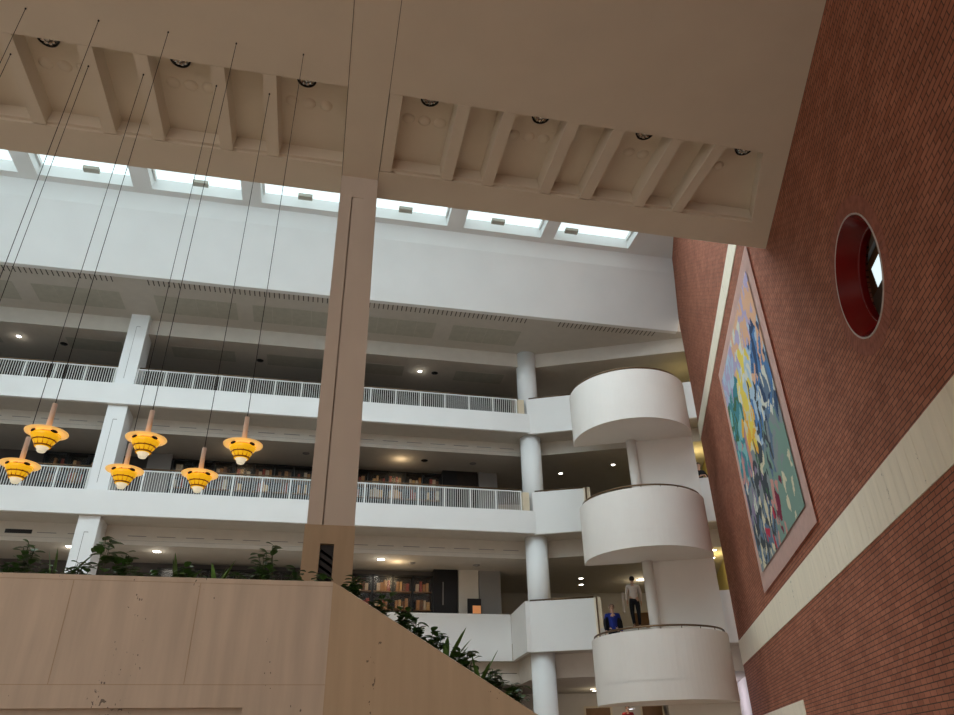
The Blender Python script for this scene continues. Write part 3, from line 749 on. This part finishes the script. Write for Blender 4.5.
bmesh.ops.solidify(bm, geom=bm.faces[:], thickness=.02)
obj('woven_border', bm, 'pinkcloth', t, fr=E4)
TAPX = .02
PAL = dict(peach=(.72, .42, .26), lav=(.45, .38, .55), sky=(.42, .55, .66), teal=(.06, .24, .28), aqua=(.22, .48, .48), yel=(.80, .62, .10), amber=(.80, .42, .05), pale=(.68, .68, .58), blue=(.08, .20, .42), navy=(.03, .06, .13),
           char=(.05, .06, .07), grey=(.24, .27, .28), sage=(.20, .31, .26), mauve=(.26, .20, .30), pink=(.60, .28, .24), red=(.50, .03, .06), wine=(.20, .02, .05), green=(.06, .15, .07), bone=(.66, .60, .42), slate=(.12, .18, .26))
PN = list(PAL); PM = [mat('weave_' + k, PAL[k], .95) for k in PN]
zones = [  # a = position along the weave from right (near) 0 .. 1 (far), b = height 0..1
    (.15, .93, ['peach', 'peach', 'lav']), (.45, .93, ['peach', 'lav', 'pale']), (.8, .93, ['lav', 'sky', 'lav']),
    (.12, .72, ['blue', 'navy', 'sky', 'peach']), (.45, .75, ['yel', 'yel', 'pale', 'sky']), (.85, .72, ['teal', 'teal', 'aqua', 'green']),
    (.12, .5, ['blue', 'slate', 'navy', 'pale']), (.35, .52, ['pale', 'blue', 'char', 'sky']), (.58, .53, ['yel', 'amber', 'amber', 'bone']), (.85, .5, ['teal', 'aqua', 'pink', 'mauve']),
    (.12, .3, ['sage', 'sage', 'grey', 'sage']), (.35, .33, ['grey', 'sage', 'slate', 'char', 'sage']), (.6, .33, ['mauve', 'char', 'green', 'char', 'grey', 'bone']), (.88, .3, ['pale', 'slate', 'char', 'char', 'grey', 'mauve']),
    (.1, .1, ['sage', 'sage', 'bone', 'sage']), (.35, .1, ['sage', 'wine', 'sage', 'pink', 'sage']), (.62, .1, ['slate', 'char', 'char', 'red', 'bone', 'grey']), (.88, .1, ['char', 'slate', 'char', 'bone', 'grey', 'slate'])]
rnd = random.Random(11); sites = []
for _ in range(760):
    a, b = rnd.random(), rnd.random()
    z = min(zones, key=lambda q: (q[0]-a)**2*1.2 + (q[1]-b)**2*2 + rnd.random()*.02)
    sites.append((a, b, PN.index(rnd.choice(z[2]))))
from mathutils.kdtree import KDTree
kd = KDTree(len(sites))
for i, (a, b, c) in enumerate(sites): kd.insert((a*1.35, b, 0), i)
kd.balance()
B0 = .44
def weave(s, z):
    a = (s-S0-B0)/(S1-S0-2*B0); b = (z-T0-B0)/(T1-T0-2*B0)
    n1 = noise.noise(Vector((a*9, b*9, 3)))*.05; n2 = noise.noise(Vector((a*9, b*9, 9)))*.05
    return sites[kd.find(((a+n1)*1.35, b+n2, 0))[1]][2]
bm = bmesh.new(); sheet(bm, S0+B0, S1-B0, T0+B0, T1-B0, 150, .004 + TAPX, fn=weave)
obj('woven_picture', bm, PM, t, fr=E4)

# ================================================================== PEOPLE
dg = None
def skinmesh(name, verts, edges, radii, root=0, levels=2):
    me = bpy.data.meshes.new(name); me.from_pydata([Vector(v) for v in verts], edges, [])
    o = bpy.data.objects.new(name, me); C.objects.link(o)
    m = o.modifiers.new('s', 'SKIN'); m.use_smooth_shade = True
    sv = me.skin_vertices[0].data
    for i, r in enumerate(radii):
        r = r if isinstance(r, tuple) else (r, r); sv[i].radius = r; sv[i].use_root = (i == root)
    s = o.modifiers.new('u', 'SUBSURF'); s.levels = levels; s.render_levels = levels
    d = bpy.context.evaluated_depsgraph_get(); d.update()
    bm = bmesh.new(); bm.from_mesh(o.evaluated_get(d).to_mesh()); o.evaluated_get(d).to_mesh_clear()
    bpy.data.objects.remove(o); bpy.data.meshes.remove(me)
    for f in bm.faces: f.smooth = True
    return bm
def person(u, d, z, h, rz, label, top, bottom, hair, pose='stand', jacket=None, fr=E4):
    """figure facing local -y before rz; rz turns it"""
    t = thing('person', label, 'person', (u, d, z), fr=fr, rz=rz); k = h/1.75
    G = fr @ Matrix.Translation((u, d, z)) @ Matrix.Rotation(rz, 4, 'Z') @ Matrix.Scale(k, 4)
    lean = -.10 if pose == 'lean' else 0
    J = {'pel': (0, 0, .95), 'waist': (0, 0+lean*.3, 1.10), 'chest': (0, lean, 1.30), 'neck': (0, lean*1.3, 1.47), 'chin': (0, lean*1.4-.005, 1.54), 'head': (0, lean*1.5-.012, 1.64), 'crown': (0, lean*1.5, 1.71)}
    V = list(J.values()); names = list(J); Rr = [(.15, .11), (.135, .10), (.165, .115), (.055, .055), (.058, .068), (.078, .098), (.055, .07)]
    Ed = [(0, 1), (1, 2), (2, 3), (3, 4), (4, 5), (5, 6)]
    def add(p, r, par): V.append(p); Rr.append(r); Ed.append((par, len(V)-1)); return len(V)-1
    arms = {}; legs = {}
    for s in (-1, 1):
        sw = .10*s if pose == 'walk' else .02*s
        hip = add((.095*s, 0, .88), (.095, .10), 0); kn = add((.10*s, -.03+sw*-.8, .50), .062, hip); an = add((.10*s, .02+sw*.9, .09), .042, kn); to = add((.11*s, -.13+sw*.9, .035), (.045, .032), an)
        sh = add((.18*s, lean, 1.40), .062, 2)
        if pose == 'lean':
            el = add((.27*s, lean-.10, 1.16), .044, sh); wr = add((.12*s, lean-.30, 1.12), .030, el)
            dirp = Vector((-.5*s, -.8, .05))
        else:
            el = add((.25*s, lean+.02+sw*.5, 1.14), .044, sh); wr = add((.25*s, lean-.07+sw*1.0, .90), .030, el)
            dirp = Vector((0, -.2, -1))
        dirp.normalize(); w = Vector(V[wr])
        pm = add(tuple(w + dirp*.06), (.034, .022), wr)
        arms[s] = (sh, el, wr); legs[s] = (hip, kn, an, to)
        ax = dirp.cross(Vector((1, 0, 0))).normalized(); q = Vector((0, 0, 0))
        for f in range(4):
            off = ax*(.024 - .016*f); L = (.065, .075, .07, .055)[f]
            f1 = add(tuple(w + dirp*.10 + off), .010, pm); f2 = add(tuple(w + dirp*(.10+L*.55) + off + Vector((-.008*s, 0, 0))), .009, f1); add(tuple(w + dirp*(.10+L) + off + Vector((-.022*s, 0, 0))), .008, f2)
        th = add(tuple(w + dirp*.05 + ax*.038), .011, pm); add(tuple(w + dirp*.085 + ax*.050), .009, th)
    bm = skinmesh('b', V, Ed, Rr, 0, 1)
    # nose and ears folded into the body mesh
    hd = Vector(J['head'])
    for c, sc in (((0, -.100, -.01), (.014, .022, .022)), ((.082, .0, -.01), (.012, .022, .032)), ((-.082, .0, -.01), (.012, .022, .032))):
        bmesh.ops.create_icosphere(bm, subdivisions=2, radius=1, matrix=Matrix.Translation(hd + Vector(c)) @ Matrix.Diagonal((*sc, 1)))
    obj('body', bm, 'skin', t, fr=G)
    for s in (-1, 1):
        q = bmesh.new(); bmesh.ops.create_icosphere(q, subdivisions=2, radius=.011, matrix=Matrix.Translation(hd + Vector((.032*s, -.088, .005)))); obj('eye', q, 'hair', t, fr=G)
    q = bmesh.new(); bmesh.ops.create_icosphere(q, subdivisions=2, radius=1, matrix=Matrix.Translation(hd + Vector((0, -.09, -.052))) @ Matrix.Diagonal((.024, .008, .006, 1))); obj('mouth', q, 'redcloth', t, fr=G)
    q = bmesh.new(); bmesh.ops.create_uvsphere(q, u_segments=24, v_segments=16, radius=1, matrix=Matrix.Translation(hd + Vector((0, .018, .022))) @ Matrix.Diagonal((.092, .108, .092, 1)))
    bmesh.ops.delete(q, geom=[v for v in q.verts if v.co.z < hd.z-.06 or (v.co.y < hd.y-.045 and v.co.z < hd.z+.045)], context='VERTS')
    bmesh.ops.solidify(q, geom=q.faces[:], thickness=.01); obj('hair', q, hair, t, fr=G)
    # garments
    g = .014
    Vt = [(0, 0, .86), J['waist'], J['chest'], (0, lean*1.1, 1.40), (0, lean*1.25, 1.465)]; Rt = [(.168, .128), (.155, .12), (.185, .132), (.15, .10), (.072, .068)]; Et = [(0, 1), (1, 2), (2, 3), (3, 4)]
    for s in (-1, 1):
        a, b, c = arms[s]; n = len(Vt); Vt += [V[a], V[b], tuple(Vector(V[c]).lerp(Vector(V[b]), .06))]; Rt += [.076, .058, .043]; Et += [(3, n), (n, n+1), (n+1, n+2)]
    obj('jumper' if jacket else 'shirt', skinmesh('t', Vt, Et, Rt, 0, 1), top, t, fr=G)
    if jacket:
        for s in (-1, 1):
            a, b, c = arms[s]
            Vj = [(.13*s, .02+lean, .92), (.135*s, .02+lean, 1.12), (.13*s, .02+lean, 1.34), V[a], V[b], tuple(Vector(V[c]).lerp(Vector(V[b]), .08))]
            obj('jacket_half', skinmesh('j', Vj, [(0, 1), (1, 2), (2, 3), (3, 4), (4, 5)], [(.09, .145), (.085, .14), (.085, .14), .085, .066, .05], 1, 1), jacket, t, fr=G)
    Vl = [(0, 0, 1.05), (0, 0, .90)]; Rl = [(.16, .122), (.155, .12)]; El = [(0, 1)]
    for s in (-1, 1):
        a, b, c, e = legs[s]; n = len(Vl); Vl += [V[a], V[b], tuple(Vector(V[c])+Vector((0, 0, .01)))]; Rl += [(.105, .11), .074, .058]; El += [(1, n), (n, n+1), (n+1, n+2)]
        q = skinmesh('s', [V[c], tuple(Vector(V[c])+Vector((0, .03, -.04))), tuple(Vector(V[e])+Vector((0, -.02, 0)))], [(0, 1), (1, 2)], [.05, (.05, .048), (.048, .04)], 1, 1)
        obj('shoe', q, 'black', t, fr=G)
    obj('trousers', skinmesh('l', Vl, El, Rl, 0, 1), bottom, t, fr=G)
    return t
def stair_z(d): return 3.58 + .16 + math.floor((d-24.1)/(2.9/11)) * (5.7-3.58)/11
person(-.37, 25.15, 4.355, 1.85, .15, 'person in blue jumper and open dark jacket coming down behind the lowest curved balcony', 'bluecloth', 'blackcloth', 'hairgrey', 'walk', 'blackcloth')
wm = person(.43, 27.2, 5.7, 1.80, PI+.1, 'person in pale shirt and black trousers walking away up the stair', 'shirt', 'blackcloth', 'hair', 'walk')
bm = bmesh.new(); box(bm, .02, .08, 27.1, 27.35, 6.25, 6.95)
bmesh.ops.bevel(bm, geom=bm.edges[:], offset=.02, segments=2, affect='EDGES')
tag(obj('carrier_bag', bm, 'shirt', fr=E4), 'pale bag hanging at the left side of the person in pale shirt', 'bag')
person(3.42, 27.48, 9.85, 1.80, .3, 'dark haired person in black leaning on the middle gallery parapet by the brick wall', 'blackcloth', 'blackcloth', 'hair', 'lean')
person(-.28, 33.0, 1.95, 1.72, .2, 'dark haired person in red top on the ground floor beneath the lowest curved balcony', 'redcloth', 'blackcloth', 'hair')
struct('floor_hall', bx(-9, 4.15, 29.5, 36, 0, 1.95), 'dark_floor_layer', fr=E4)

# ================================================================== LIGHTS
def area(name, loc, rot, sx, sy, power, col):
    l = bpy.data.lights.new(name, 'AREA'); l.shape = 'RECTANGLE'; l.size = sx; l.size_y = sy; l.energy = power; l.color = col
    o = link(bpy.data.objects.new(name, l)); o.location = loc; o.rotation_euler = rot
def point(name, loc, power, col, r=.2):
    l = bpy.data.lights.new(name, 'POINT'); l.energy = power; l.color = col; l.shadow_soft_size = r
    o = link(bpy.data.objects.new(name, l)); o.location = loc
point('yellow_spot_light', (*W2(3.7, 29.2), 8.0), 30, (1, .8, .35))
point('yellow_spot_light', (*W2(3.7, 29.2), 12.3), 22, (1, .8, .35))
point('yellow_spot_light', (*W2(3.7, 29.2), 15.8), 8, (1, .8, .35))
point('corridor_fill', (*W2(U+1.2, 12.5), 11.0), 8, (1, .85, .6))  # unseen lamp added to brighten the dark room behind the porthole
point('desk_light', (*W2(.9, 33), 8.3), 14, (1, .86, .6))
point('hall_light', (*W2(-1, 33), 4.0), 45, (1, .85, .6))
point('soffit_light', (11.18, 22.7, 2.9), 25, (.85, .85, 1))
point('hall_light', (*W2(2.8, 31.5), 3.6), 55, (.85, .80, 1))
for x in (-5.78, 2.34, -8.62): point('gallery_light', (x, 27.93, 8.4), 5, (1, .93, .8))
for x in (-12.46, 3.63): point('gallery_light', (x, 27.6, 16.6), 2, (1, .93, .8))
point('case_light', (3.0, 28.3, 8.3), 12, (1, .75, .45)); point('case_light', (3.0, 28.3, 12.6), 8, (1, .75, .45)); point('case_light', (-3.5, 28.3, 12.6), 6, (1, .75, .45))

w = bpy.data.worlds.new('World'); bpy.context.scene.world = w; w.use_nodes = True
bg = w.node_tree.nodes['Background']; bg.inputs[0].default_value = (1.0, .93, .85, 1); bg.inputs[1].default_value = 1.6

# ================================================================== CAMERA
pitch, yaw, roll = math.radians(29.7), math.radians(12.7), math.radians(1.2)
fw = Vector((math.sin(yaw)*math.cos(pitch), math.cos(yaw)*math.cos(pitch), math.sin(pitch)))
rt0 = Vector((math.cos(yaw), -math.sin(yaw), 0)); up0 = rt0.cross(fw)
rt = rt0*math.cos(roll) - up0*math.sin(roll); up = rt0*math.sin(roll) + up0*math.cos(roll)
cam = bpy.data.cameras.new('camera'); co = link(bpy.data.objects.new('camera', cam))
m = Matrix.Identity(4)
for i in range(3): m[i][0] = rt[i]; m[i][1] = up[i]; m[i][2] = -fw[i]
m.translation = (0, 0, 1.6); co.matrix_world = m
cam.sensor_width = 36; cam.lens = 716/954*36; cam.clip_end = 200; cam.shift_y = 0
S = bpy.context.scene; S.camera = co
S.view_settings.view_transform = 'Standard'; S.view_settings.look = 'None'; S.view_settings.gamma = 1; S.view_settings.use_curve_mapping = False
S.view_settings.exposure = 0
